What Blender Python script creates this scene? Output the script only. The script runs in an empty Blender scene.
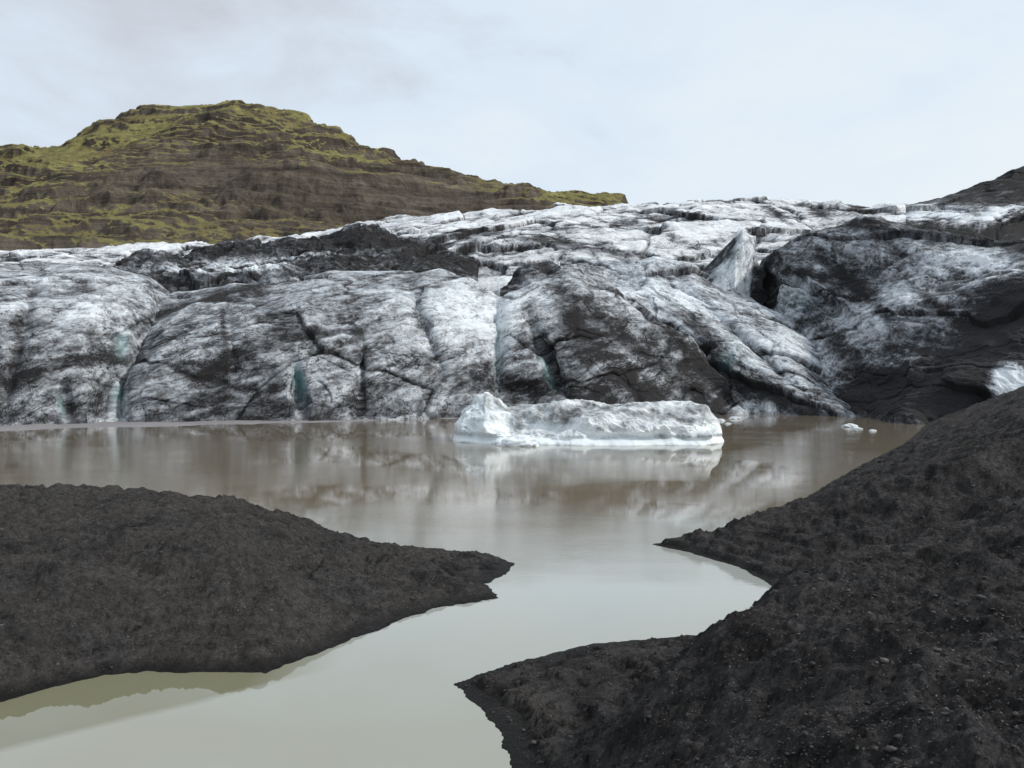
import bpy, math, numpy as np
from mathutils import Vector
rng = np.random.default_rng(7)
H = 6.0; F = 800.0; CX = 512.0; HY = 375.0      # eye height, focal length in pixels, image centre column, horizon row

# ------------------------------------------------------------------ noise
T = 64
_g = rng.normal(size=(3, T*T*T)).astype(np.float32); _g /= np.linalg.norm(_g, axis=0)
def pnoise(x, y, z):
    x = np.asarray(x, np.float32); y = np.asarray(y, np.float32); z = np.asarray(z, np.float32)
    x, y, z = np.broadcast_arrays(x, y, z)
    xi = np.floor(x).astype(np.int32); yi = np.floor(y).astype(np.int32); zi = np.floor(z).astype(np.int32)
    xf = x-xi; yf = y-yi; zf = z-zi
    fade = lambda t: t*t*t*(t*(t*6-15)+10)
    u, v, w = fade(xf), fade(yf), fade(zf)
    x0 = (xi & 63); x1 = ((xi+1) & 63); y0 = (yi & 63) << 6; y1 = ((yi+1) & 63) << 6; z0 = (zi & 63) << 12; z1 = ((zi+1) & 63) << 12
    def c(a, b, d, ax, by, cz):
        i = a+b+d
        return _g[0][i]*(xf-ax)+_g[1][i]*(yf-by)+_g[2][i]*(zf-cz)
    def l(a, b, t): return a+(b-a)*t
    r = l(l(l(c(x0,y0,z0,0,0,0), c(x1,y0,z0,1,0,0), u), l(c(x0,y1,z0,0,1,0), c(x1,y1,z0,1,1,0), u), v),
          l(l(c(x0,y0,z1,0,0,1), c(x1,y0,z1,1,0,1), u), l(c(x0,y1,z1,0,1,1), c(x1,y1,z1,1,1,1), u), v), w)
    return r*1.5
def fbm(x, y, z, o=4, g=0.5):
    s = 0; a = 1; t = 0
    for i in range(o):
        s = s+a*pnoise(x*2.03**i+i*17.3, y*2.03**i+i*5.1, z*2.03**i+i*9.7); t += a; a *= g
    return s/t
def ridged(x, y, z, o=4, g=0.5):
    s = 0; a = 1; t = 0
    for i in range(o):
        n = 1-np.abs(pnoise(x*2.03**i+i*7.3, y*2.03**i+i*15.1, z*2.03**i+i*3.7))*1.8
        s = s+a*n; t += a; a *= g
    return s/t
_w = rng.uniform(0, 1, (5, T*T)).astype(np.float32)
def facets(a, b):
    """tilted planar cells with creased borders: returns (height, border distance)"""
    ai = np.floor(a).astype(np.int32); bi = np.floor(b).astype(np.int32)
    f1 = np.full(a.shape, 9.0, np.float32); f2 = f1.copy(); h = np.zeros(a.shape, np.float32)
    for i in (-1, 0, 1):
        for j in (-1, 0, 1):
            k = ((ai+i) & 63)+(((bi+j) & 63) << 6)
            dx = a-(ai+i+_w[0][k]); dy = b-(bi+j+_w[1][k]); d = np.sqrt(dx*dx+dy*dy)
            hh = (_w[2][k]-0.5)*0.9+dx*(_w[3][k]-0.5)*2.0+dy*(_w[4][k]-0.5)*2.0
            m = d < f1
            f2 = np.where(m, f1, np.minimum(f2, d)); h = np.where(m, hh, h); f1 = np.where(m, d, f1)
    return h, f2-f1
def ss(a, b, x):
    t = np.clip((x-a)/(b-a), 0, 1); return t*t*(3-2*t)

# ------------------------------------------------------------------ mesh
def grid_mesh(name, P, attrs=None, mat=None, parent=None, flip=False):
    nv, nu = P.shape[:2]
    me = bpy.data.meshes.new(name)
    idx = np.arange(nv*nu, dtype=np.int32).reshape(nv, nu)
    q = np.stack([idx[:-1,:-1], idx[:-1,1:], idx[1:,1:], idx[1:,:-1]], -1).reshape(-1, 4)
    if flip: q = q[:, ::-1]
    me.vertices.add(nv*nu); me.vertices.foreach_set("co", P.reshape(-1).astype(np.float32))
    me.loops.add(q.size); me.loops.foreach_set("vertex_index", q.reshape(-1).astype(np.int32))
    me.polygons.add(len(q)); me.polygons.foreach_set("loop_start", np.arange(len(q), dtype=np.int32)*4)
    me.update(calc_edges=True); me.validate()
    me.polygons.foreach_set("use_smooth", np.ones(len(q), bool))
    for k, a in (attrs or {}).items():
        a = np.asarray(a, np.float32)
        if a.ndim == 3:
            at = me.attributes.new(k, 'FLOAT_VECTOR', 'POINT'); at.data.foreach_set("vector", a.reshape(-1))
        else:
            at = me.attributes.new(k, 'FLOAT', 'POINT'); at.data.foreach_set("value", a.reshape(-1))
    ob = bpy.data.objects.new(name, me); bpy.context.collection.objects.link(ob)
    if mat: me.materials.append(mat)
    if parent: ob.parent = parent
    return ob
def normals(P):
    du = np.gradient(P, axis=1); dv = np.gradient(P, axis=0)
    n = np.cross(du, dv); n /= np.linalg.norm(n, axis=-1, keepdims=True)+1e-9
    return n
def S(px, py, d): return (px, H+(HY-py)/F*d, d)   # image column, image row, range -> image column, height, range
def sheet(curves, px0, px1, nu, rows, smooth=5):
    """curves: lists of (image column, z, range) foot -> crest -> back; returns (nv,nu,3)"""
    px = np.linspace(px0, px1, nu); C = []
    k = np.hanning(smooth*2+3); k /= k.sum(); pad = len(k)//2
    for c in curves:
        c = np.array(c, float)
        z = np.interp(px, c[:,0], c[:,1]); d = np.interp(px, c[:,0], c[:,2])
        z = np.convolve(np.pad(z, pad, 'edge'), k, 'valid'); d = np.convolve(np.pad(d, pad, 'edge'), k, 'valid')
        C.append(np.stack([(px-CX)/F*d, d, z], -1))
    C = [2*C[0]-C[1]]+C+[2*C[-1]-C[-2]]
    out = []
    for i in range(1, len(C)-2):
        n = rows[i-1]
        for t in np.arange(n)/n:
            p0, p1, p2, p3 = C[i-1], C[i], C[i+1], C[i+2]
            m1 = (p2-p0)*0.35; m2 = (p3-p1)*0.35
            out.append((2*t**3-3*t**2+1)*p1+(t**3-2*t**2+t)*m1+(-2*t**3+3*t**2)*p2+(t**3-t**2)*m2)
    out.append(C[-2])
    return np.array(out)
def image_coords(P):  # world points -> image pixel column and row
    return P[...,0]/P[...,1]*F+CX, HY-(P[...,2]-H)/P[...,1]*F
def blob(bx, by, cx, cy, rx, ry, ang=0):
    a = math.radians(ang); dx = bx-cx; dy = by-cy
    u = dx*math.cos(a)+dy*math.sin(a); v = -dx*math.sin(a)+dy*math.cos(a)
    return np.exp(-(u/rx)**2-(v/ry)**2)

# ------------------------------------------------------------------ node helper
class NT:
    def __init__(s, name):
        s.m = bpy.data.materials.new(name); s.m.use_nodes = True
        s.t = s.m.node_tree; s.bsdf = s.t.nodes["Principled BSDF"]; s.out = s.t.nodes["Material Output"]
        s.geo = s.t.nodes.new("ShaderNodeNewGeometry")
    def n(s, typ, ins=None, **kw):
        nd = s.t.nodes.new(typ)
        for k, v in kw.items(): setattr(nd, k, v)
        for k, v in (ins or {}).items(): s.set(nd.inputs[k], v)
        return nd
    def set(s, sock, v):
        if isinstance(v, bpy.types.NodeSocket): s.t.links.new(v, sock)
        else: sock.default_value = v
    def math(s, op, a, b=0.0, c=0.0, clamp=False):
        nd = s.t.nodes.new("ShaderNodeMath"); nd.operation = op; nd.use_clamp = clamp
        s.set(nd.inputs[0], a); s.set(nd.inputs[1], b); s.set(nd.inputs[2], c); return nd.outputs[0]
    def noise(s, scale, detail=6, rough=0.6, vec=None, dist=0.0, stretch=None, rot=(0,0,0)):
        vec = vec or s.geo.outputs["Position"]
        if stretch:
            mp = s.n("ShaderNodeMapping", {"Vector": vec, "Scale": stretch, "Rotation": rot}); vec = mp.outputs[0]
        return s.n("ShaderNodeTexNoise", {"Vector": vec, "Scale": scale, "Detail": detail, "Roughness": rough, "Distortion": dist}).outputs["Fac"]
    def ramp(s, fac, stops):
        nd = s.t.nodes.new("ShaderNodeValToRGB"); s.set(nd.inputs[0], fac); e = nd.color_ramp.elements
        while len(e) < len(stops): e.new(0.5)
        for i, (p, c) in enumerate(stops):
            e[i].position = p; e[i].color = (c, c, c, 1) if isinstance(c, (int, float)) else (*c, 1)
        return nd.outputs[0]
    def mix(s, f, a, b, typ='MIX'):
        nd = s.t.nodes.new("ShaderNodeMix"); nd.data_type = 'RGBA'; nd.blend_type = typ
        s.set(nd.inputs[0], f)
        s.set(nd.inputs[6], (*a, 1) if isinstance(a, tuple) else a); s.set(nd.inputs[7], (*b, 1) if isinstance(b, tuple) else b)
        return nd.outputs[2]
    def attr(s, name): return s.n("ShaderNodeAttribute", attribute_name=name).outputs["Fac"]
    def attrv(s, name): return s.n("ShaderNodeAttribute", attribute_name=name).outputs["Vector"]
    def bump(s, h, strength, dist, prev=None):
        nd = s.n("ShaderNodeBump", {"Height": h, "Strength": strength, "Distance": dist})
        if prev: s.set(nd.inputs["Normal"], prev)
        return nd.outputs[0]

# ------------------------------------------------------------------ materials
def ice_material(name, sc=1.0, light=(0.78,0.825,0.855), mid=(0.44,0.465,0.495)):
    s = NT(name)
    fl = s.attrv("flow")
    n1 = s.noise(0.6*sc, 10, 0.74, dist=0.2); n2 = s.noise(4*sc, 7, 0.82)
    st = s.noise(0.9*sc, 10, 0.75, vec=fl, dist=0.6)
    c1 = s.noise(0.30*sc, 5, 0.6, vec=fl, dist=0.8); c2 = s.noise(0.13*sc, 6, 0.6, dist=0.4)
    crack = s.math('SUBTRACT', 1.0, s.math('DIVIDE', s.math('ABSOLUTE', s.math('SUBTRACT', c1, 0.5)), 0.012), clamp=True)
    crack2 = s.math('SUBTRACT', 1.0, s.math('DIVIDE', s.math('ABSOLUTE', s.math('SUBTRACT', c2, 0.5)), 0.010), clamp=True)
    crack = s.math('ADD', s.math('MULTIPLY', crack, 0.28), s.math('MULTIPLY', crack2, 0.20))
    f = s.math('ADD', s.attr("dirt"), s.math('MULTIPLY', s.math('SUBTRACT', n1, 0.5), 0.66))
    f = s.math('ADD', f, s.math('MULTIPLY', s.math('SUBTRACT', n2, 0.5), 0.68))
    f = s.math('ADD', f, s.math('MULTIPLY', s.math('SUBTRACT', st, 0.5), 0.95))
    f = s.math('ADD', f, crack)
    col = s.ramp(f, [(0.10, light), (0.37, mid), (0.61, (0.150,0.157,0.168)), (0.86, (0.016,0.015,0.016))])
    col = s.mix(s.attr("blue"), col, (0.20,0.36,0.36))
    s.set(s.bsdf.inputs["Base Color"], col)
    s.set(s.bsdf.inputs["Roughness"], s.ramp(f, [(0.2, 0.42), (0.8, 0.85)]))
    s.bsdf.inputs["Specular IOR Level"].default_value = 0.35
    b = s.bump(st, 0.5, 0.35/sc); b = s.bump(n1, 0.6, 0.35/sc, b); b = s.bump(n2, 0.5, 0.12/sc, b)
    s.set(s.bsdf.inputs["Normal"], b)
    return s.m
ICE = ice_material("dirty_glacier_ice")
ICEF = ice_material("upper_glacier_ice", 0.5, light=(0.82,0.84,0.855), mid=(0.52,0.53,0.545))

def berg_material():
    s = NT("iceberg_ice")
    n1 = s.noise(1.1, 9, 0.70, dist=0.4); n2 = s.noise(12, 6, 0.78)
    f = s.math('ADD', s.attr("dirt"), s.math('MULTIPLY', s.math('SUBTRACT', n1, 0.5), 1.0))
    f = s.math('ADD', f, s.math('MULTIPLY', s.math('SUBTRACT', n2, 0.5), 1.15))
    col = s.ramp(f, [(0.12, (0.84,0.875,0.885)), (0.42, (0.60,0.635,0.65)), (0.72, (0.29,0.305,0.31)), (1.0, (0.07,0.07,0.07))])
    s.set(s.bsdf.inputs["Base Color"], s.mix(s.attr("blue"), col, (0.50,0.63,0.66)))
    s.bsdf.inputs["Roughness"].default_value = 0.5
    s.set(s.bsdf.inputs["Normal"], s.bump(n2, 0.5, 0.04, s.bump(n1, 0.4, 0.15)))
    return s.m
BERG = berg_material()

def gravel_material():
    s = NT("black_volcanic_gravel")
    big = s.noise(0.35, 6, 0.6); n = s.noise(5, 10, 0.85); fine = s.noise(40, 4, 0.75); med = s.noise(1.1, 7, 0.68)
    sep = s.n("ShaderNodeSeparateXYZ", {"Vector": s.geo.outputs["Position"]}); z = sep.outputs["Z"]
    v = s.n("ShaderNodeTexVoronoi", {"Vector": s.geo.outputs["Position"], "Scale": 13.0, "Randomness": 1.0})
    v2 = s.n("ShaderNodeTexVoronoi", {"Vector": s.geo.outputs["Position"], "Scale": 30.0, "Randomness": 1.0})
    base = s.mix(s.ramp(n, [(0.38, 0.0), (0.64, 1.0)]), (0.012,0.0115,0.0125), (0.150,0.142,0.143))
    base = s.mix(s.ramp(med, [(0.41, 0.92), (0.55, 0.0)]), base, (0.010,0.0093,0.0098))
    base = s.mix(s.math('MULTIPLY', s.ramp(big, [(0.36,0.0),(0.52,0.75)]), s.attr("warm")), base, s.mix(s.ramp(n, [(0.35,0.0),(0.65,1.0)]), (0.026,0.024,0.0225), (0.185,0.165,0.148)))
    def peb(v, thr, dd):
        cs = s.n("ShaderNodeSeparateColor", {"Color": v.outputs["Color"]})
        return s.math('MULTIPLY', s.math('GREATER_THAN', cs.outputs[0], thr), s.math('LESS_THAN', v.outputs["Distance"], dd)), cs.outputs[1]
    m1, c1 = peb(v, 0.90, 0.23); m2, c2 = peb(v2, 0.78, 0.32)
    base = s.mix(m1, base, s.ramp(c1, [(0, (0.04,0.036,0.034)), (0.7, (0.14,0.13,0.12)), (1, (0.32,0.30,0.28))]))
    base = s.mix(m2, base, s.ramp(c2, [(0, (0.03,0.028,0.027)), (0.7, (0.15,0.14,0.13)), (1, (0.36,0.34,0.31))]))
    wet = s.ramp(s.math('ADD', z, s.math('MULTIPLY', s.math('SUBTRACT', med, 0.5), 0.25)), [(0.04, 1.0), (0.22, 0.0)])
    col = s.mix(s.math('MULTIPLY', wet, 0.85), base, (0.010,0.0095,0.009))
    s.set(s.bsdf.inputs["Base Color"], col)
    s.set(s.bsdf.inputs["Roughness"], s.ramp(wet, [(0, 0.9), (1, 0.5)]))
    s.bsdf.inputs["Specular IOR Level"].default_value = 0.25
    b = s.bump(med, 1.0, 0.6); b = s.bump(n, 1.0, 0.28, b); b = s.bump(fine, 0.8, 0.03, b)
    b = s.bump(s.math('SUBTRACT', 1.0, v.outputs["Distance"]), 0.6, 0.035, b)
    s.set(s.bsdf.inputs["Normal"], b)
    return s.m
GRAVEL = gravel_material()

def stone_material():
    s = NT("basalt_stone"); n = s.noise(20, 6, 0.7)
    rnd = s.attr("tone")
    col = s.ramp(rnd, [(0, (0.03,0.03,0.03)), (0.6, (0.065,0.06,0.057)), (0.9, (0.13,0.12,0.11)), (1, (0.25,0.23,0.215))])
    s.set(s.bsdf.inputs["Base Color"], s.mix(n, col, (0.03,0.03,0.03))); s.bsdf.inputs["Roughness"].default_value = 0.85
    s.set(s.bsdf.inputs["Normal"], s.bump(n, 0.6, 0.02)); return s.m
STONE = stone_material()

def water_material():
    s = NT("silty_meltwater")
    s.bsdf.inputs["Roughness"].default_value = 0.02; s.bsdf.inputs["IOR"].default_value = 1.6
    sep = s.n("ShaderNodeSeparateXYZ", {"Vector": s.geo.outputs["Position"]})
    mud = s.noise(0.06, 4, 0.6); mud2 = s.noise(0.35, 6, 0.6, stretch=(0.5,1.4,1))
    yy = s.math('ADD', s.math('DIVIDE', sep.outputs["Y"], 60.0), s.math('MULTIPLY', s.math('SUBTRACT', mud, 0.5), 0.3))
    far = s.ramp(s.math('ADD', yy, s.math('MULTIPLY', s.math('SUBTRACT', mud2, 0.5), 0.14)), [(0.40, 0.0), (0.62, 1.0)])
    near = s.mix(s.ramp(s.math('DIVIDE', sep.outputs["Y"], 30.0), [(0.45, 0.0), (0.75, 1.0)]), (0.315,0.315,0.258), (0.36,0.378,0.350))  # silt tone of the near channel, paled to paint in sky reflection
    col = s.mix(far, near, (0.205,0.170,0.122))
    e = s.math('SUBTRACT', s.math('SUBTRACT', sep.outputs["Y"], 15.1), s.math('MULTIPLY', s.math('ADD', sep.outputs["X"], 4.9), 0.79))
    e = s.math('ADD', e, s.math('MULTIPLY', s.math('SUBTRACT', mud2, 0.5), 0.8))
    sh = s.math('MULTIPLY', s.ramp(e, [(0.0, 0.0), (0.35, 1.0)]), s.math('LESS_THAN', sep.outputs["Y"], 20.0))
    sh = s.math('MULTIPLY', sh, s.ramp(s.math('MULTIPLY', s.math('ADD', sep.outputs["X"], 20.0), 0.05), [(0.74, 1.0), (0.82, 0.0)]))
    col = s.mix(s.math('MULTIPLY', sh, 0.85), col, (0.175,0.168,0.095))  # olive patch: silty shallows, with the mound's reflection painted into the colour
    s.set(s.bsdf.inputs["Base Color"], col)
    rip = s.noise(3.4, 4, 0.6, stretch=(0.5,1.6,1.0)); rip2 = s.noise(0.6, 3, 0.5, stretch=(0.4,1.4,1))
    patch = s.ramp(s.noise(0.055, 3, 0.5), [(0.44, 0.05), (0.64, 1.0)])
    open_ = s.ramp(s.math('DIVIDE', sep.outputs["Y"], 60.0), [(0.34, 0.04), (0.46, 1.0)])
    k = s.math('MULTIPLY', patch, open_)
    h = s.math('ADD', rip, s.math('MULTIPLY', rip2, 0.5))
    nd = s.n("ShaderNodeBump", {"Height": s.math('MULTIPLY', h, k), "Strength": 0.5, "Distance": 0.022})
    s.set(s.bsdf.inputs["Normal"], nd.outputs[0])
    return s.m
WATER = water_material()

def hill_material():
    s = NT("mossy_basalt_hillside")
    a = s.noise(0.02, 10, 0.65); b = s.noise(0.10, 8, 0.78)
    strata = s.noise(0.05, 10, 0.76, stretch=(0.15,0.15,1.9), rot=(0.03,0.05,0)); runs = s.noise(0.05, 9, 0.74, stretch=(1,1,0.22))
    rock = s.ramp(strata, [(0.34, (0.065,0.053,0.044)), (0.5, (0.19,0.157,0.125)), (0.66, (0.32,0.27,0.215))])
    rock = s.mix(s.ramp(runs, [(0.38, 0.7), (0.6, 0.0)]), rock, (0.055,0.045,0.038))
    grass = s.mix(s.ramp(b, [(0.38,0.0),(0.62,1.0)]), (0.46,0.42,0.16), (0.19,0.178,0.075))
    grass = s.mix(s.ramp(a, [(0.46,0.0),(0.64,1.0)]), grass, (0.26,0.205,0.10))
    m = s.math('ADD', s.attr("moss"), s.math('MULTIPLY', s.math('SUBTRACT', b, 0.5), 0.9))
    m = s.math('ADD', m, s.math('MULTIPLY', s.math('SUBTRACT', a, 0.5), 0.7))
    m = s.math('ADD', m, s.math('MULTIPLY', s.math('SUBTRACT', strata, 0.5), 1.5))
    col = s.mix(s.ramp(m, [(0.38,0.0),(0.58,1.0)]), rock, grass)
    s.set(s.bsdf.inputs["Base Color"], col); s.bsdf.inputs["Roughness"].default_value = 0.95
    s.bsdf.inputs["Specular IOR Level"].default_value = 0.1
    s.set(s.bsdf.inputs["Normal"], s.bump(s.math('ADD', s.math('ADD', b, runs), strata), 1.0, 7.0))
    return s.m
HILL = hill_material()

# ------------------------------------------------------------------ GLACIER
glacier = bpy.data.objects.new("glacier", None); bpy.context.collection.objects.link(glacier)
def ice_sheet(name, curves, px0, px1, nu, rows, amp=1.0, wl=1.0, dirt=0.45, blobs=(), blues=(), notches=(), mat=ICE,
              seed=0.0, streak_dir=0.0, smooth=5, ridge=1.0, cav=1.0, rough=1.0, aniso=0.3, fac=1.0, crk=1.0):
    """streak_dir: angle in degrees of the dirt bands/folds above horizontal (+ = rising to the right)"""
    P = sheet(curves, px0, px1, nu, rows, smooth)
    bx, by = image_coords(P)
    for (cx, cy, rx, ry, ang, dep) in notches:
        k = blob(bx, by, cx, cy, rx, ry, ang)*dep
        P[...,1] += k; P[...,0] += k*(cx-CX)/F
    N = normals(P)
    s = 1/wl; X, Y, Z = P[...,0]+seed, P[...,1], P[...,2]
    a = math.radians(streak_dir); c, q = math.cos(a), math.sin(a)
    A = X*c+Z*q; B = -X*q+Z*c
    Bf = -X*q+(Z+0.35*Y)*c
    wx = fbm(X*0.05, Y*0.05, Z*0.05+3, 2)*6; wy = fbm(X*0.15+5, Y*0.15, Z*0.15, 3)*2.2
    big = ridged(A*0.032*s, Y*0.04*s, (B+wx)*0.06*s, 2, 0.4)-0.6
    fold = ridged(A*0.06*s, Y*0.06*s, (B+wx)*0.22*s, 3, 0.5)-0.6
    vert = ridged(X*0.16*s, Y*0.08*s, Z*0.03*s, 2, 0.4)-0.6
    fh, fb = facets(((A+wx+wy)*0.055*s).astype(np.float32), ((Bf+wy-wx*0.5)*0.11*s).astype(np.float32))
    fh2, fb2 = facets(((A-wy*0.8)*0.17*s+7).astype(np.float32), ((Bf+wy)*0.30*s).astype(np.float32))
    cre = np.exp(-(fb/0.045)**2); cre2 = np.exp(-(fb2/0.05)**2)
    sm = fbm(A*0.5*s, Y*0.8*s, B*1.0*s, 5, 0.6)
    smr = ridged(A*0.35*s, Y*0.7*s, (B+wy)*1.0*s, 4, 0.6)-0.6          # sharp-lipped melt scallops
    D = amp*(2.8*ridge*big+0.85*fold*rough+0.6*vert*rough+(0.14*sm+0.32*smr)*rough+fac*(2.8*fh+0.6*fh2-0.6*cre-0.12*cre2))
    P = P+N*D[...,None]
    bx, by = image_coords(P)
    streak = fbm(A*aniso*s*0.6, Y*0.4*s, B*0.75*s, 6, 0.72)
    fine = fbm(A*0.7*s, Y*1.2*s, B*1.6*s, 4, 0.7)
    patch = fbm(X*0.045*s+9, Y*0.05, Z*0.09*s, 4, 0.6)
    lay = B+wy*0.8+wx*0.35; band = np.exp(-((np.sin(lay*0.55*s+3*patch))-1)**2/0.02)*ss(-0.15, 0.25, fbm(A*0.06, Y*0.05, B*0.10+4, 3))
    d = dirt-cav*(0.22*fold+0.16*vert)-0.15*big+0.56*streak+0.16*fine+0.34*patch-0.20*smr+0.34*band+fac*(0.28*crk*cre+0.06*crk*cre2-0.24*fh-0.10*fh2)
    for (cx, cy, rx, ry, ang, am) in blobs: d = d+am*blob(bx+patch*22, by+patch*12+streak*10, cx, cy, rx, ry, ang)
    d = np.where(d > 0.8, 0.8+(d-0.8)*0.5, d)
    bl = np.zeros_like(d)
    for (cx, cy, rx, ry, ang, am) in blues: bl = bl+am*blob(bx+sm*5, by, cx, cy, rx, ry, ang)
    flow = np.stack([A*aniso, Y*0.6, B], -1)
    return grid_mesh(name, P, {"dirt": d, "blue": np.clip(bl, 0, 0.9), "flow": flow}, mat, glacier)

def L(pts, dz=0, dd=0): return [(a, z+dz, d+dd) for a, z, d in pts]

# left rounded lobe
crA = [S(-330,250,128), S(-100,258,124), S(0,262,120), S(60,265,120), S(110,269,120), S(150,277,121), S(172,293,122), S(186,330,124), S(200,425,126)]
ice_sheet("left_ice_lobe", [
    [(-330,-2,86), (0,-2,91), (100,-2,95), (150,-2,104), (200,-2,118)],
    [S(-330,410,87), S(0,408,92), S(90,410,96), S(140,412,106), S(200,424,119)],
    [S(-330,345,90), S(0,345,95), S(80,345,98), S(130,350,104), S(200,424,121)],
    [S(-330,290,99), S(0,292,103), S(90,297,106), S(150,310,111), S(200,424,123)],
    crA, L(crA,-1.0,18), [(a, 2, d+45) for a,z,d in crA]],
    -330, 200, 860, [20,100,120,90,40,20], amp=0.45, dirt=0.53, fac=0.3,
    blobs=[(20,335,6,70,14,0.3),(72,412,9,8,0,0.4),(0,410,60,12,0,0.1),(40,300,90,14,5,-0.1),(50,275,90,8,2,-0.15)],
    blues=[(122,345,6,12,0,0.5),(60,405,2.5,11,-10,0.5)], notches=[(66,402,5,18,-8,0.8),(24,330,6,80,14,1.0)], seed=3, streak_dir=22)

# main front lobe
crB = [S(100,428,110), S(108,370,112), S(118,335,114), S(135,312,118), S(170,296,122), S(230,284,126), S(300,278,130), S(400,272,132), S(440,271,133), S(478,284,130), S(500,296,126),
       S(520,291,128), S(556,275,134), S(580,267,138), S(604,274,138), S(640,306,134), S(700,345,130), S(730,374,126), S(748,415,124)]
ice_sheet("front_ice_lobe", [
    [(100,-2,98), (300,-2,101), (460,-2,111), (600,-2,114), (748,-2,120)],
    [S(100,424,99), S(150,408,99), S(300,402,103), S(460,398,113), S(600,396,116), S(700,403,119), S(748,414,121)],
    [S(100,424,100), S(118,380,101), S(160,355,102), S(300,350,107), S(460,348,116), S(500,350,119), S(580,345,119), S(660,370,121), S(748,414,122)],
    [S(100,424,102), S(120,345,106), S(170,315,110), S(300,303,114), S(440,298,121), S(500,312,123), S(580,295,126), S(640,326,127), S(748,414,123)],
    crB, L(crB,-2,14), [(a, 2, d+40) for a,z,d in crB]],
    100, 748, 1350, [20,110,130,110,40,16], amp=0.52, dirt=0.51, fac=0.6,
    blobs=[(116,390,7,30,12,-0.1),(465,330,40,28,-20,-0.4),(430,300,60,12,-10,-0.15),(500,330,22,40,-5,-0.15),(362,385,3,40,5,0.2),(228,330,3,40,-6,0.2),(250,405,160,14,0,0.10),
           (640,345,100,10,42,0.4),(600,350,90,8,48,0.3),(650,388,70,14,25,0.35),(520,388,44,14,10,0.35),(690,375,40,14,40,0.4),(570,305,8,40,-30,0.3),(640,340,70,5,44,-0.3),(700,362,60,7,42,0.6),(560,330,20,24,30,-0.1),(590,392,40,12,10,0.3)],
    blues=[(300,382,5,13,-12,1.4),(128,355,5,12,10,0.7),(497,350,3,30,0,0.3),(547,372,3,16,-20,0.5),(118,395,5,16,0,0.5)],
    notches=[(299,390,6,22,-8,3.5),(361,382,3,46,3,0.8),(125,380,6,55,8,3),(497,345,7,60,0,2.5),(425,330,6,50,-20,1.5),(550,365,6,44,-25,3),(230,330,4,50,-6,0.5),(520,395,26,14,0,3),(690,395,30,14,20,3)], seed=50, streak_dir=22)

# slope behind and right of the front lobe
crC = [S(560,262,172), S(600,258,170), S(640,262,168), S(690,268,165), S(740,294,160), S(790,318,152), S(828,346,144), S(850,380,136), S(868,428,128)]
ice_sheet("middle_ice_lobe", [
    [(560,-2,135), (730,-2,126), (868,-2,112)],
    [S(560,400,137), S(730,398,128), S(800,408,120), S(868,428,113)],
    [S(560,340,142), S(700,345,136), S(790,370,128), S(868,428,116)],
    [S(560,295,155), S(700,298,150), S(780,335,140), S(868,428,120)],
    crC, L(crC,-2,14), [(a, 4, d+35) for a,z,d in crC]],
    560, 868, 740, [12,90,100,90,34,14], amp=0.75, dirt=0.46, fac=0.8,
    blobs=[(700,330,60,8,42,0.45),(760,388,60,12,10,0.3),(830,370,20,26,20,0.3),(660,290,60,14,20,-0.25),(720,370,30,8,40,0.45),(770,345,34,12,30,-0.2),(810,410,40,8,0,0.35)],
    blues=[(727,362,8,14,30,0.25)], notches=[(745,345,6,60,-48,3)], seed=90, streak_dir=-38)

# serac blade
crD = [S(690,282,176), S(704,270,174), S(722,250,172), S(742,231,170), S(752,240,170), S(758,262,172), S(762,300,176)]
ice_sheet("serac_blade", [
    [S(690,330,160), S(730,345,158), S(762,345,162)], [S(690,300,166), S(735,290,162), S(762,310,168)],
    crD, L(crD,-4,5), [(a, 10, d+14) for a,z,d in crD]], 690, 762, 200, [60,60,24,20], amp=0.15, wl=0.7, dirt=0.26,
    blobs=[(757,280,5,30,0,0.3),(705,275,6,20,45,0.4)], blues=[(735,270,10,20,-10,0.12)], seed=130, smooth=2, streak_dir=60, fac=0.5)

# large right-hand mass
crE = [S(752,320,165), S(758,262,166), S(772,246,164), S(800,236,160), S(846,224,154), S(872,220,150), S(900,231,146), S(950,231,140), S(1000,240,134), S(1024,236,132), S(1110,215,128), S(1400,180,128)]
ice_sheet("right_ice_mass", [
    [(752,0,158), (840,-2,116), (900,-2,98), (960,-1,96), (1100,2,92), (1400,4,92)],
    [S(752,350,159), S(800,370,140), S(850,412,117), S(900,424,99), S(960,410,97), S(1100,390,93), S(1400,380,93)],
    [S(752,340,161), S(800,335,146), S(850,365,126), S(905,385,106), S(960,370,102), S(1030,350,98), S(1400,330,96)],
    [S(752,330,162), S(775,275,156), S(850,290,142), S(905,310,124), S(960,305,116), S(1030,285,110), S(1400,260,106)],
    crE, L(crE,-2,16), [(a, 8, d+45) for a,z,d in crE]],
    752, 1400, 1200, [14,110,120,120,40,14], amp=0.68, dirt=0.49, fac=0.5,
    blobs=[(766,282,6,22,0,0.7),(765,256,14,4,-20,0.5),(872,226,32,6,0,0.6),(950,232,50,4,0,0.6),(1015,243,50,7,10,0.6),(880,388,46,22,-8,0.9),(945,396,50,30,-20,1.0),(975,368,30,18,0,0.6),
           (1020,310,60,26,-34,1.1),(1100,300,90,60,-20,0.8),(825,335,12,34,-50,0.5),(1004,376,20,14,0,-1.6),(910,290,50,14,38,-0.2),(860,290,60,6,45,0.4),(930,300,60,5,38,0.35),(830,225,20,5,-20,0.5),(985,262,36,9,10,-0.45)],
    blues=[(800,300,16,20,0,0.10)], notches=[(766,285,6,26,0,6),(822,300,5,60,-50,3),(875,385,30,12,0,3)], seed=175, streak_dir=-42)

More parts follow.
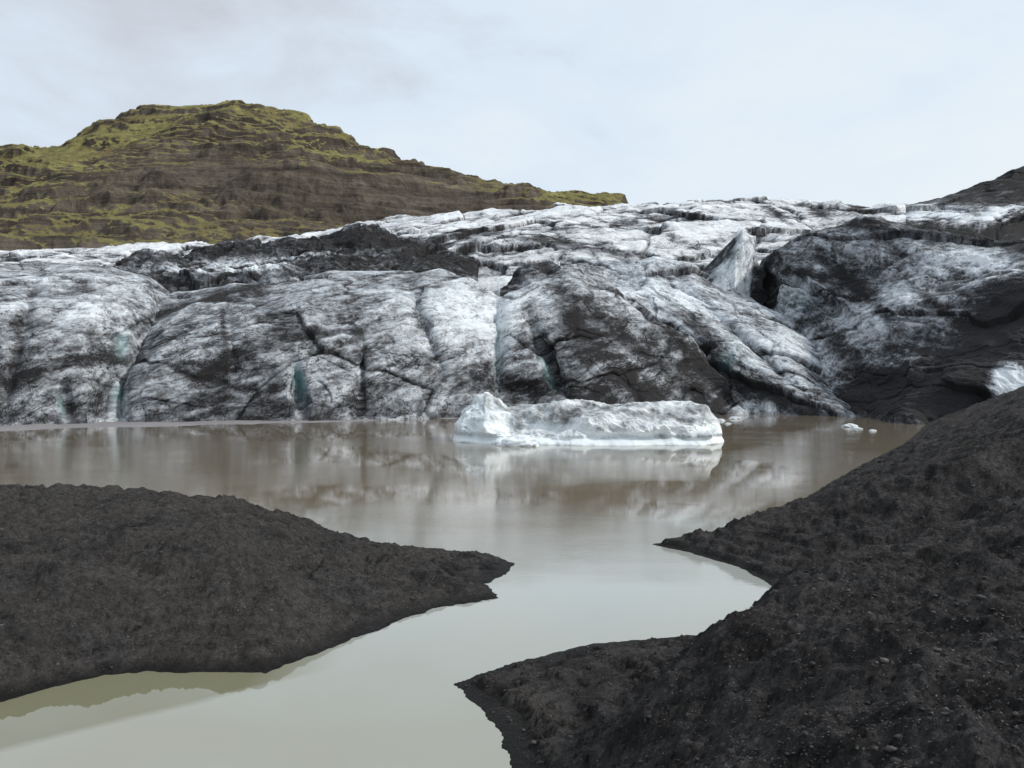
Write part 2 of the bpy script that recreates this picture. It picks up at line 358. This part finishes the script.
# ash-covered ridge on the plateau
crG = [S(90,272,185), S(120,266,185), S(160,256,186), S(205,247,188), S(270,240,190), S(320,230,192), S(362,226,192), S(384,231,192), S(410,242,190), S(450,252,188), S(478,268,186)]
ice_sheet("ash_covered_ridge", [
    [(a, 8, 150) for a in (90, 478)], [S(90,285,165), S(300,283,165), S(478,285,165)], [S(90,276,175), S(200,262,176), S(330,250,178), S(430,262,178), S(478,272,178)],
    crG, L(crG,-4,10), [(a, 8, d+30) for a,z,d in crG]], 90, 478, 640, [10,60,60,24,12], amp=0.75, wl=0.7, dirt=0.88, fac=0.8,
    blobs=[(310,256,110,3,-3,-0.45),(200,264,70,4,-5,-0.35),(350,236,60,9,0,0.3),(420,256,50,10,12,0.3),(330,279,120,4,0,-0.5)], seed=210, rough=2.0, streak_dir=8)
crH = [S(500,290,175), S(520,266,176), S(545,263,177), S(560,267,178), S(585,263,178), S(606,270,178), S(622,292,176)]
ice_sheet("ash_hummock", [[(a, 10, 160) for a in (500, 622)], [S(500,296,166), S(622,296,166)], crH, L(crH,-4,8), [(a, 8, d+20) for a,z,d in crH]],
    500, 622, 240, [10,50,20,10], amp=0.5, wl=0.7, dirt=0.82, seed=240, rough=2.0, smooth=8, fac=0.5, blobs=[(560,282,60,5,0,-0.4)])

# upper ice field up to the skyline
crF = [S(-700,255,420), S(0,256,400), S(100,252,390), S(180,247,380), S(240,243,375), S(300,235,370), S(380,225,365), S(440,216,360), S(500,211,360), S(560,208,360), S(640,209,360),
       S(700,203,360), S(760,201,360), S(838,203,360), S(862,210,350), S(900,204,340), S(950,198,330), S(1024,192,320), S(1400,190,320)]
ice_sheet("upper_ice_field", [
    [(-700,6,150), (1400,8,150)], [S(-700,300,180), S(0,290,185), S(1400,290,185)],
    [S(-700,275,260), S(0,268,260), S(240,262,250), S(300,252,235), S(480,245,230), S(700,243,232), S(1400,235,240)],
    [S(-700,262,330), S(0,261,320), S(240,253,300), S(380,235,300), S(560,222,295), S(760,217,295), S(900,217,290), S(1400,205,280)],
    crF, L(crF,-8,60), [(a, 0, d+200) for a,z,d in crF]],
    -700, 1400, 1900, [10,70,150,140,24,10], amp=1.05, wl=1.6, dirt=0.29, mat=ICEF, ridge=1.0, cav=1.4, rough=1.2, fac=0.9, crk=1.5,
    blobs=[(680,215,26,5,10,0.35),(775,214,18,4,35,0.7),(820,213,16,6,20,0.7),(855,210,12,7,0,0.6),(450,238,60,4,-8,0.45),(560,245,90,4,8,0.5),(600,225,60,3,-6,0.35),(680,240,30,5,25,0.4),(920,215,50,10,-4,-0.15),
           (540,215,80,8,-4,-0.15),(100,258,140,3,0,0.25),(640,255,50,10,0,-0.1),(480,265,40,6,0,0.3)], seed=300, streak_dir=12)

# black lateral moraine top right
crI = [S(905,206,262), S(940,197,262), S(975,186,260), S(1000,177,258), S(1024,168,256), S(1150,135,250), S(1400,110,250)]
ice_sheet("lateral_moraine", [
    [(905,20,215), (1400,20,200)], [S(905,228,230), S(1024,226,228), S(1400,220,220)], [S(905,214,246), S(1024,196,243), S(1400,160,236)],
    crI, L(crI,-6,20), [(a, 10, d+80) for a,z,d in crI]], 905, 1400, 500, [10,60,60,20,10], amp=0.6, dirt=1.05, fac=0.6,
    blobs=[(925,212,45,8,-6,-1.0),(1000,212,44,6,-8,-1.0)], seed=340, streak_dir=14)

# ------------------------------------------------------------------ HILL
crJ = [S(-900,230,900), S(-300,190,860), S(-100,160,850), S(0,156,850), S(60,150,850), S(100,133,860), S(140,114,870), S(175,111,880), S(215,109,880), S(232,107,880), S(290,118,870), S(322,134,850),
       S(345,145,840), S(400,168,830), S(470,178,830), S(510,187,830), S(545,195,830), S(600,195,830), S(622,198,830), S(632,209,830), S(700,240,830), S(1000,280,830)]
P = sheet([[(-900,0,440), (1000,0,560)], [S(-900,270,480), S(0,266,500), S(300,262,540), S(632,262,620), S(1000,300,640)],
           [S(-900,255,600), S(0,222,620), S(150,205,640), S(300,205,650), S(420,215,680), S(632,232,720), S(1000,290,740)],
           [S(-900,240,760), S(0,178,740), S(150,148,760), S(230,140,770), S(320,160,760), S(420,185,770), S(632,215,780), S(1000,284,790)],
           crJ, L(crJ,-10,60), [(a, 0, d+400) for a,z,d in crJ]], -900, 1000, 1600, [20,120,140,140,20,12], 3)
X, Y, Z = P[...,0], P[...,1], P[...,2]
n1 = ridged(X*0.009, Y*0.009, Z*0.004, 3)-0.6; n2 = ridged(X*0.03, Y*0.03, Z*0.012, 4)-0.6; n3 = fbm(X*0.1, Y*0.1, Z*0.1, 5, 0.6)
N = normals(P)
amt = ss(0, 30, Z)[...,None]
P = P+N*amt*(7*n1+4*n2+2.5*n3)[...,None]
def bench(P, step, tilt, k, sd):
    zz = P[...,2]+fbm(X*0.004+sd, Y*0.004, 0*Z, 4, 0.6)*40+P[...,0]*tilt
    fr = zz/step-np.floor(zz/step)
    mask = ss(-0.15, 0.2, fbm(X*0.009+sd*3, Y*0.006, Z*0.012, 3))
    return (ss(0.0, 0.4, fr)-fr)*step*k*mask*ss(10, 40, Z)
P[...,2] += bench(P, 27.0, 0.05, 0.5, 2.0)+bench(P, 12.0, -0.02, 0.8, 9.0)+bench(P, 5.5, 0.03, 0.7, 5.0)
N2 = normals(P)
bx, by = image_coords(P)
nzs = np.abs(N2[...,2])
moss = -0.30+0.95*ss(0.35, 0.85, nzs)+0.35*n3
top = np.interp(bx, [c[0] for c in crJ], [HY-(c[1]-H)/c[2]*F for c in crJ])
moss += 0.50*np.exp(-((by-top)/30.0)**2)*ss(420, 330, bx)
moss += 0.35*blob(bx, by, 60, 152, 110, 12, -8)-0.6*blob(bx, by, 400, 200, 130, 26, 8)-0.4*blob(bx, by, 200, 178, 130, 16, 2)+0.8*blob(bx, by, 575, 197, 55, 6, 3)-0.1*ss(190, 250, by)+0.1*blob(bx, by, 60, 220, 100, 20, 0)
grid_mesh("hill", P, {"moss": moss}, HILL)

# ------------------------------------------------------------------ ICEBERG
ib = bpy.data.objects.new("iceberg", None); bpy.context.collection.objects.link(ib)
crK = [(452,-0.6,73), S(458,424,73), S(466,408,73.5), S(476,396,74), S(486,393,74), S(498,398,74), S(508,406,74), S(520,404,74), S(560,402,74), S(600,401,74), S(650,403,74), S(690,404,73.5), S(706,408,73), S(716,420,73), S(722,436,72), (727,-0.6,72)]
P = sheet([[(452,-0.8,72.5), (480,-0.8,69.6), (520,-0.8,69.0), (600,-0.8,67.5), (700,-0.8,68), (727,-0.8,71.5)],
           [(452,-0.7,72.6), (460,0.3,71), (500,0.35,69.4), (530,0.45,69.3), (600,0.8,68.2), (712,0.7,68.6), (727,-0.7,71.6)],
           [(452,-0.65,72.7), (462,1.4,71.8), (485,2.6,71.4), (510,0.9,71.0), (560,1.3,70.2), (600,1.9,69.3), (705,1.8,69.6), (720,0.8,70.6), (727,-0.65,71.7)],
           [(452,-0.6,72.8), (462,2.4,72.6), (485,3.7,72.6), (510,2.2,72.6), (560,2.7,71.6), (600,2.9,70.8), (705,2.5,71), (720,1.0,71.2), (727,-0.6,71.8)],
           crK, [(a, z*0.9-0.3, d+2.5) for a,z,d in crK], [(a, -1, d+6) for a,z,d in crK]], 452, 727, 900, [20,60,70,60,30,16], 4)
N = normals(P); X, Y, Z = P[...,0], P[...,1], P[...,2]
w = ss(-0.8, 1.0, Z)
b1 = ridged(X*0.16+2, Y*0.2, Z*0.25, 2, 0.4)-0.6; b2 = fbm(X*0.8, Y*0.9, Z*1.1, 5, 0.55); b3 = pnoise(X*0.35+4, 0*X, 0*X); b4 = ridged(X*0.5, Y*0.6, Z*0.5+X*0.2, 3)-0.6
P = P+N*((0.85*b1+0.18*b2+0.30*b4)*(0.35+0.65*w))[...,None]
P[...,1] += 0.6*np.exp(-((P[...,2]-0.5-0.35*b3)/0.25)**2)
rim = 1.45+0.5*b3+0.4*np.sin(X*0.45)
P[...,1] += 0.75*np.exp(-((P[...,2]-rim+0.45)/0.45)**2)*ss(-1, 2, X)
bx, by = image_coords(P)
dirt = 0.46+0.7*b2-0.3*b1-0.40*b4-0.45*np.exp(-((Z-rim+0.25)/0.35)**2)*ss(-1, 2, X)-0.5*np.exp(-((Z-0.3)/0.28)**2)-0.22*blob(bx, by, 482, 418, 24, 30)+0.16*ss(1.6, 2.6, Z)*ss(-2, 1, X)
blu = 0.30*blob(bx, by, 475, 420, 18, 18)+0.18*np.exp(-((Z-0.3)/0.35)**2)
grid_mesh("ice_body", P, {"dirt": dirt, "blue": np.clip(blu, 0, 0.8)}, BERG, ib)
def lump(name, c, r, parent, seed, mat=BERG, dirt=0.15):
    nv, nu = 40, 60
    th = np.linspace(0.001, math.pi-0.001, nv)[:,None]; ph = np.linspace(0, 2*math.pi, nu)[None]
    D = np.stack([np.sin(th)*np.cos(ph), np.sin(th)*np.sin(ph), np.cos(th)+0*ph], -1)
    R = 1+0.5*fbm(D[...,0]*1.3+seed, D[...,1]*1.3, D[...,2]*1.3, 4)+0.25*(ridged(D[...,0]+seed, D[...,1], D[...,2], 2)-0.6)
    P = D*R[...,None]*np.array(r)+np.array(c)
    return grid_mesh(name, P, {"dirt": dirt+0*R, "blue": 0.1+0*R}, mat, parent, flip=True)
lump("melt_foot", (0.6, 68.2, 0.05), (1.6, 1.0, 0.75), ib, 3)
lump("melt_foot_small", (1.5, 67.4, 0.0), (0.7, 0.5, 0.4), ib, 9)
for i, (px, py, r) in enumerate([(850,427,0.9), (858,429,0.5), (873,431,0.4), (720,421,0.7), (735,419,0.8), (728,424,0.4)]):
    d = H*F/(py-HY)
    lump("ice_chunk" if i == 0 else "ice_chunk.%03d" % i, ((px-CX)/F*d, d, 0.0), (r, r*0.7, r*0.4), None, 20+i*3, dirt=0.35)

# thin silt bar stranded along the glacier foot
sb = NT("pale_silt"); q_ = sb.noise(1.5, 7, 0.7)
sb.set(sb.bsdf.inputs["Base Color"], sb.mix(q_, (0.12,0.11,0.11), (0.36,0.34,0.35))); sb.bsdf.inputs["Roughness"].default_value = 0.6
P = sheet([[(-300,-0.3,83.5), (0,-0.3,84), (100,-0.3,90), (300,-0.3,99), (470,-0.3,109)], [(-300,0.1,86), (0,0.1,86.5), (100,0.12,92), (300,0.08,100.5), (470,0.05,110.5)],
           [(-300,0.3,91), (0,0.3,93), (100,0.3,99), (300,0.25,105), (470,0.1,114)]], -300, 470, 700, [16, 16], 6)
n_ = fbm(P[...,0]*0.15, P[...,1]*0.3, 0*P[...,0], 4, 0.6); P[...,2] += 0.35*n_-0.06; P[...,1] += 2.0*n_
grid_mesh("silt_bar", P, None, sb.m)

# ------------------------------------------------------------------ GRAVEL BANKS (one shoreline, one terrain)
def g(px, py):
    d = H*F/(py-HY); return ((px-CX)/F*d, d)
shore = [(-400,160), (-400,44), (-60,38), (-20,35.5), (-10.8,33), (-6.6,29.6), g(400,549), g(450,554), g(498,558), g(514,564), g(507,575), g(484,585), g(503,599), g(440,608), g(400,620),
         g(350,640), g(300,662), g(265,676), g(200,673), g(150,672), g(100,676), g(50,688), g(0,703), (-14,12.5), (-22,11), (-22,8), (-6,7.6), (-1.2,8.2), (0.1,10), g(512,768), g(500,730), g(480,706), g(455,685),
         g(480,676), g(520,662), g(580,648), g(650,640), g(735,634), g(775,616), g(788,600), g(772,587), g(740,568), g(690,553), g(655,545),
         g(700,539), g(750,527), g(790,508), g(850,472), g(900,447), g(915,436), (52,100), (60,112), (90,160)]
shore = np.array(shore)
def sdist(X, Y):
    best = np.full(X.shape, 1e9); ins = np.zeros(X.shape, bool)
    n = len(shore)
    for i in range(n):
        a = shore[i]; b = shore[(i+1) % n]; e = b-a; L2 = (e**2).sum()
        t = np.clip(((X-a[0])*e[0]+(Y-a[1])*e[1])/L2, 0, 1)
        best = np.minimum(best, (X-a[0]-t*e[0])**2+(Y-a[1]-t*e[1])**2)
        if a[1] != b[1]:
            c = ((a[1] > Y) != (b[1] > Y)) & (X < (b[0]-a[0])*(Y-a[1])/(b[1]-a[1])+a[0])
            ins ^= c
    d = np.sqrt(best); return np.where(ins, -d, d)
def seg(X, Y, a, b):
    e = np.array(b)-np.array(a); t = np.clip(((X-a[0])*e[0]+(Y-a[1])*e[1])/(e**2).sum(), 0, 1)
    return np.sqrt((X-a[0]-t*e[0])**2+(Y-a[1]-t*e[1])**2), t
def terrain(X, Y):
    s = sdist(X, Y)+0.22*fbm(X*0.5, Y*0.5, 0*X, 4)+0.12*fbm(X*3, Y*3, 0*X, 3)
    sp = np.maximum(s, 0)
    left = ((Y-10)-(X+10)*16/13 > -2.5) & (X < 3)
    zl = 1.9*(1-np.exp(-sp/2.2))
    tf = ss(-3.2, -9.0, X+0.25*(Y-26))
    zl = zl*tf+(1-tf)*0.45*(1-np.exp(-sp/0.9))
    zfar = 0.43*sp+0.15*(1-np.exp(-sp/0.5)); zfar = np.where(zfar > 5, 5+(zfar-5)*0.35, zfar)
    dv, t = seg(X, Y, (8.6,21.0), (23,24.4)); zfar = zfar-2.7*np.exp(-(dv/2.5)**2)*ss(0, 3.0, sp)
    zfar = np.maximum(zfar, 0.22*(1-np.exp(-sp/0.6)))
    t = (X-0.5)*0.83-(Y-11.5)*0.555+0.5*fbm(X*0.3, Y*0.3, 0*X+8, 3)-0.9*ss(13, 18, Y)*ss(9.5, 6.5, X)
    tp = np.log1p(np.exp(np.clip((t-0.2)*4, -30, 30)))/4
    zn = 0.30*(1-np.exp(-sp/0.9))+np.where(tp < 2.1, 1.05*tp, 2.205+0.21*(tp-2.1))
    zn = np.minimum(zn, 0.25+0.62*sp)
    wf = ss(17.3, 20.0, Y-0.12*(X-7)); zr = zn*(1-wf)+zfar*wf
    z = np.where(left, zl, zr)
    k = ss(0, 2.5, sp)
    rl = ridged(X*0.33+Y*0.12, Y*0.33, 0*X, 4, 0.55)-0.6
    gu = ridged(X*0.9+0.5*fbm(X*0.4, Y*0.4, 0*X, 2), Y*0.35, 0*X+5, 3, 0.5)-0.6
    z = z+k*(0.26*fbm(X*0.22, Y*0.22, 0*X+3, 3)+0.52*rl+0.20*gu)+ss(0, 0.6, sp)*(0.22*fbm(X*1.5, Y*1.5, 0*X, 5, 0.70)+0.07*fbm(X*9, Y*9, 0*X, 3, 0.7))
    st = 0.21; zb = z+0.16*fbm(X*0.3, Y*0.3, 0*X+2, 3); q = zb/st
    zt = st*(np.floor(q)+ss(0.5, 1, q-np.floor(q)))-(zb-z); kb = np.where(left, 0.3, 0.6)*ss(1.5, 0.6, z)
    z = np.where(z > 0, zt*kb+z*(1-kb), z)
    z = np.where(s < 0, np.maximum(-0.4*np.abs(s), -2.2), np.maximum(z, 0.0)+0.015)
    z = np.maximum(z, 4.2-np.maximum(Y-2.2, 0)*0.85-np.maximum(-X-3, 0)*0.1)     # the bank the viewer stands on
    return z, s
tn = np.linspace(-1.5, 1.5, 1500); dd = np.geomspace(4.5, 165, 1100)-4
X = tn[None]*(dd[:,None]+4); Y = dd[:,None]+0*X
Zt, s = terrain(X, Y)
warm = np.where((X < 1) & (Y > 10), 1.0, 0.35)
grid_mesh("gravel_bank", np.stack([X, Y, Zt], -1), {"warm": warm}, GRAVEL)

# stones, one scattered mass
bpy.ops.mesh.primitive_ico_sphere_add(subdivisions=1, radius=1)
o = bpy.context.object; bv = np.array([v.co[:] for v in o.data.vertices]); bf = np.array([p.vertices[:] for p in o.data.polygons]); bpy.data.objects.remove(o)
M = 90000
sx = rng.uniform(-0.9, 0.9, M); sd_ = 5+35*rng.uniform(0, 1, M)**1.3; sx = sx*sd_
sz, sS = terrain(sx, sd_); ok = sS > 0.08; sx, sd_, sz = sx[ok], sd_[ok], sz[ok]; M = len(sx)
clump = fbm(sx*0.5, sd_*0.5, 0*sx, 2); keep = rng.uniform(-0.5, 0.6, M) < clump*1.3+0.05; sx, sd_, sz = sx[keep], sd_[keep], sz[keep]; M = len(sx)
r = 0.009+0.007*rng.pareto(2.8, M); r = np.clip(r, 0.009, 0.048)
V = np.repeat(bv[None], M, 0)
V = V*(1+0.30*rng.normal(size=(M, len(bv), 1)).clip(-1.5, 1.5))*rng.uniform(0.6, 1.3, (M, 1, 3))*np.array([1,1,0.7])
a = rng.uniform(0, 6.28, M); ca, sa = np.cos(a)[:,None], np.sin(a)[:,None]
V = np.stack([V[...,0]*ca-V[...,1]*sa, V[...,0]*sa+V[...,1]*ca, V[...,2]], -1)*r[:,None,None]+np.stack([sx, sd_, sz+r*0.1], -1)[:,None,:]
Fc = (bf[None]+(np.arange(M)*len(bv))[:,None,None]).reshape(-1, 3)
me = bpy.data.meshes.new("scattered_stones"); me.vertices.add(M*len(bv)); me.vertices.foreach_set("co", V.reshape(-1).astype(np.float32))
me.loops.add(Fc.size); me.loops.foreach_set("vertex_index", Fc.reshape(-1).astype(np.int32)); me.polygons.add(len(Fc)); me.polygons.foreach_set("loop_start", np.arange(len(Fc), dtype=np.int32)*3)
me.update(calc_edges=True)
at = me.attributes.new("tone", 'FLOAT', 'POINT'); at.data.foreach_set("value", np.repeat(rng.uniform(0, 1, M), len(bv)).astype(np.float32))
me.materials.append(STONE); ob = bpy.data.objects.new("scattered_stones", me); bpy.context.collection.objects.link(ob)

# ------------------------------------------------------------------ WATER + GROUND
def plane(name, x0, x1, y0, y1, z, mat):
    me = bpy.data.meshes.new(name); me.from_pydata([(x0,y0,z),(x1,y0,z),(x1,y1,z),(x0,y1,z)], [], [(0,1,2,3)]); me.materials.append(mat)
    ob = bpy.data.objects.new(name, me); bpy.context.collection.objects.link(ob); return ob
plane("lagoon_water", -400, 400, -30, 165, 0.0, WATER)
gm = NT("outwash_gravel"); gm.set(gm.bsdf.inputs["Base Color"], gm.mix(gm.noise(0.3, 8, 0.7), (0.02,0.02,0.02), (0.07,0.065,0.06))); gm.bsdf.inputs["Roughness"].default_value = 0.9
plane("ground", -6000, 6000, -6000, 6000, -3.0, gm.m)

# ------------------------------------------------------------------ SKY + LIGHT
SUN_EL, SUN_AZ = 40, 98     # azimuth clockwise from the view direction (+Y)
w = bpy.data.worlds.new("World"); bpy.context.scene.world = w; w.use_nodes = True
nt = w.node_tree; bg = nt.nodes["Background"]; bg.inputs[1].default_value = 0.1
sky = nt.nodes.new("ShaderNodeTexSky"); sky.sky_type = 'NISHITA'; sky.sun_disc = False
sky.sun_elevation = math.radians(SUN_EL); sky.sun_rotation = math.radians(SUN_AZ)
tc = nt.nodes.new("ShaderNodeTexCoord"); mp = nt.nodes.new("ShaderNodeMapping"); mp.inputs["Scale"].default_value = (1, 1, 2.2); mp.inputs["Location"].default_value = (0.4, 0.2, 0.1)
nt.links.new(tc.outputs["Generated"], mp.inputs[0])
nz = nt.nodes.new("ShaderNodeTexNoise"); nz.inputs["Scale"].default_value = 3.4; nz.inputs["Detail"].default_value = 8; nz.inputs["Roughness"].default_value = 0.56; nz.inputs["Distortion"].default_value = 0.3
nt.links.new(mp.outputs[0], nz.inputs["Vector"])
sx_ = nt.nodes.new("ShaderNodeSeparateXYZ"); nt.links.new(tc.outputs["Generated"], sx_.inputs[0])
ma = nt.nodes.new("ShaderNodeMath"); ma.operation = 'MULTIPLY_ADD'; ma.inputs[1].default_value = 0.40; nt.links.new(sx_.outputs[0], ma.inputs[0]); nt.links.new(nz.outputs["Fac"], ma.inputs[2])
rp = nt.nodes.new("ShaderNodeValToRGB"); nt.links.new(ma.outputs[0], rp.inputs[0])
e = rp.color_ramp.elements; e[0].position = 0.20; e[0].color = (0.64,0.675,0.74,1); e[1].position = 0.44; e[1].color = (0.78,0.89,1.0,1)
e2 = e.new(0.74); e2.color = (0.88,0.95,1.0,1)
sc = nt.nodes.new("ShaderNodeVectorMath"); sc.operation = 'SCALE'; sc.inputs["Scale"].default_value = 9.9; nt.links.new(rp.outputs[0], sc.inputs[0])
mx = nt.nodes.new("ShaderNodeMix"); mx.data_type = 'RGBA'; mx.inputs[0].default_value = 0.9
nt.links.new(sky.outputs[0], mx.inputs[6]); nt.links.new(sc.outputs[0], mx.inputs[7]); nt.links.new(mx.outputs[2], bg.inputs[0])
sl = bpy.data.lights.new("sun", 'SUN'); sl.energy = 2.5; sl.angle = math.radians(6); sl.color = (1.0,0.965,0.91)
so = bpy.data.objects.new("sun", sl); bpy.context.collection.objects.link(so)
el, az = math.radians(SUN_EL), math.radians(SUN_AZ)
dirv = Vector((math.sin(az)*math.cos(el), math.cos(az)*math.cos(el), math.sin(el)))
so.rotation_euler = dirv.to_track_quat('Z', 'Y').to_euler(); so.location = (0, 0, 200)

# ------------------------------------------------------------------ CAMERA
cd = bpy.data.cameras.new("camera"); cd.sensor_width = 36; cd.lens = F/1024*36; cd.clip_start = 0.1; cd.clip_end = 20000
co = bpy.data.objects.new("camera", cd); bpy.context.collection.objects.link(co)
co.location = (0, 0, H); co.rotation_euler = (math.radians(90)-math.atan((384-HY)/F), 0, 0)
sc_ = bpy.context.scene; sc_.camera = co
sc_.view_settings.view_transform = 'Standard'; sc_.view_settings.look = 'None'; sc_.view_settings.exposure = 0
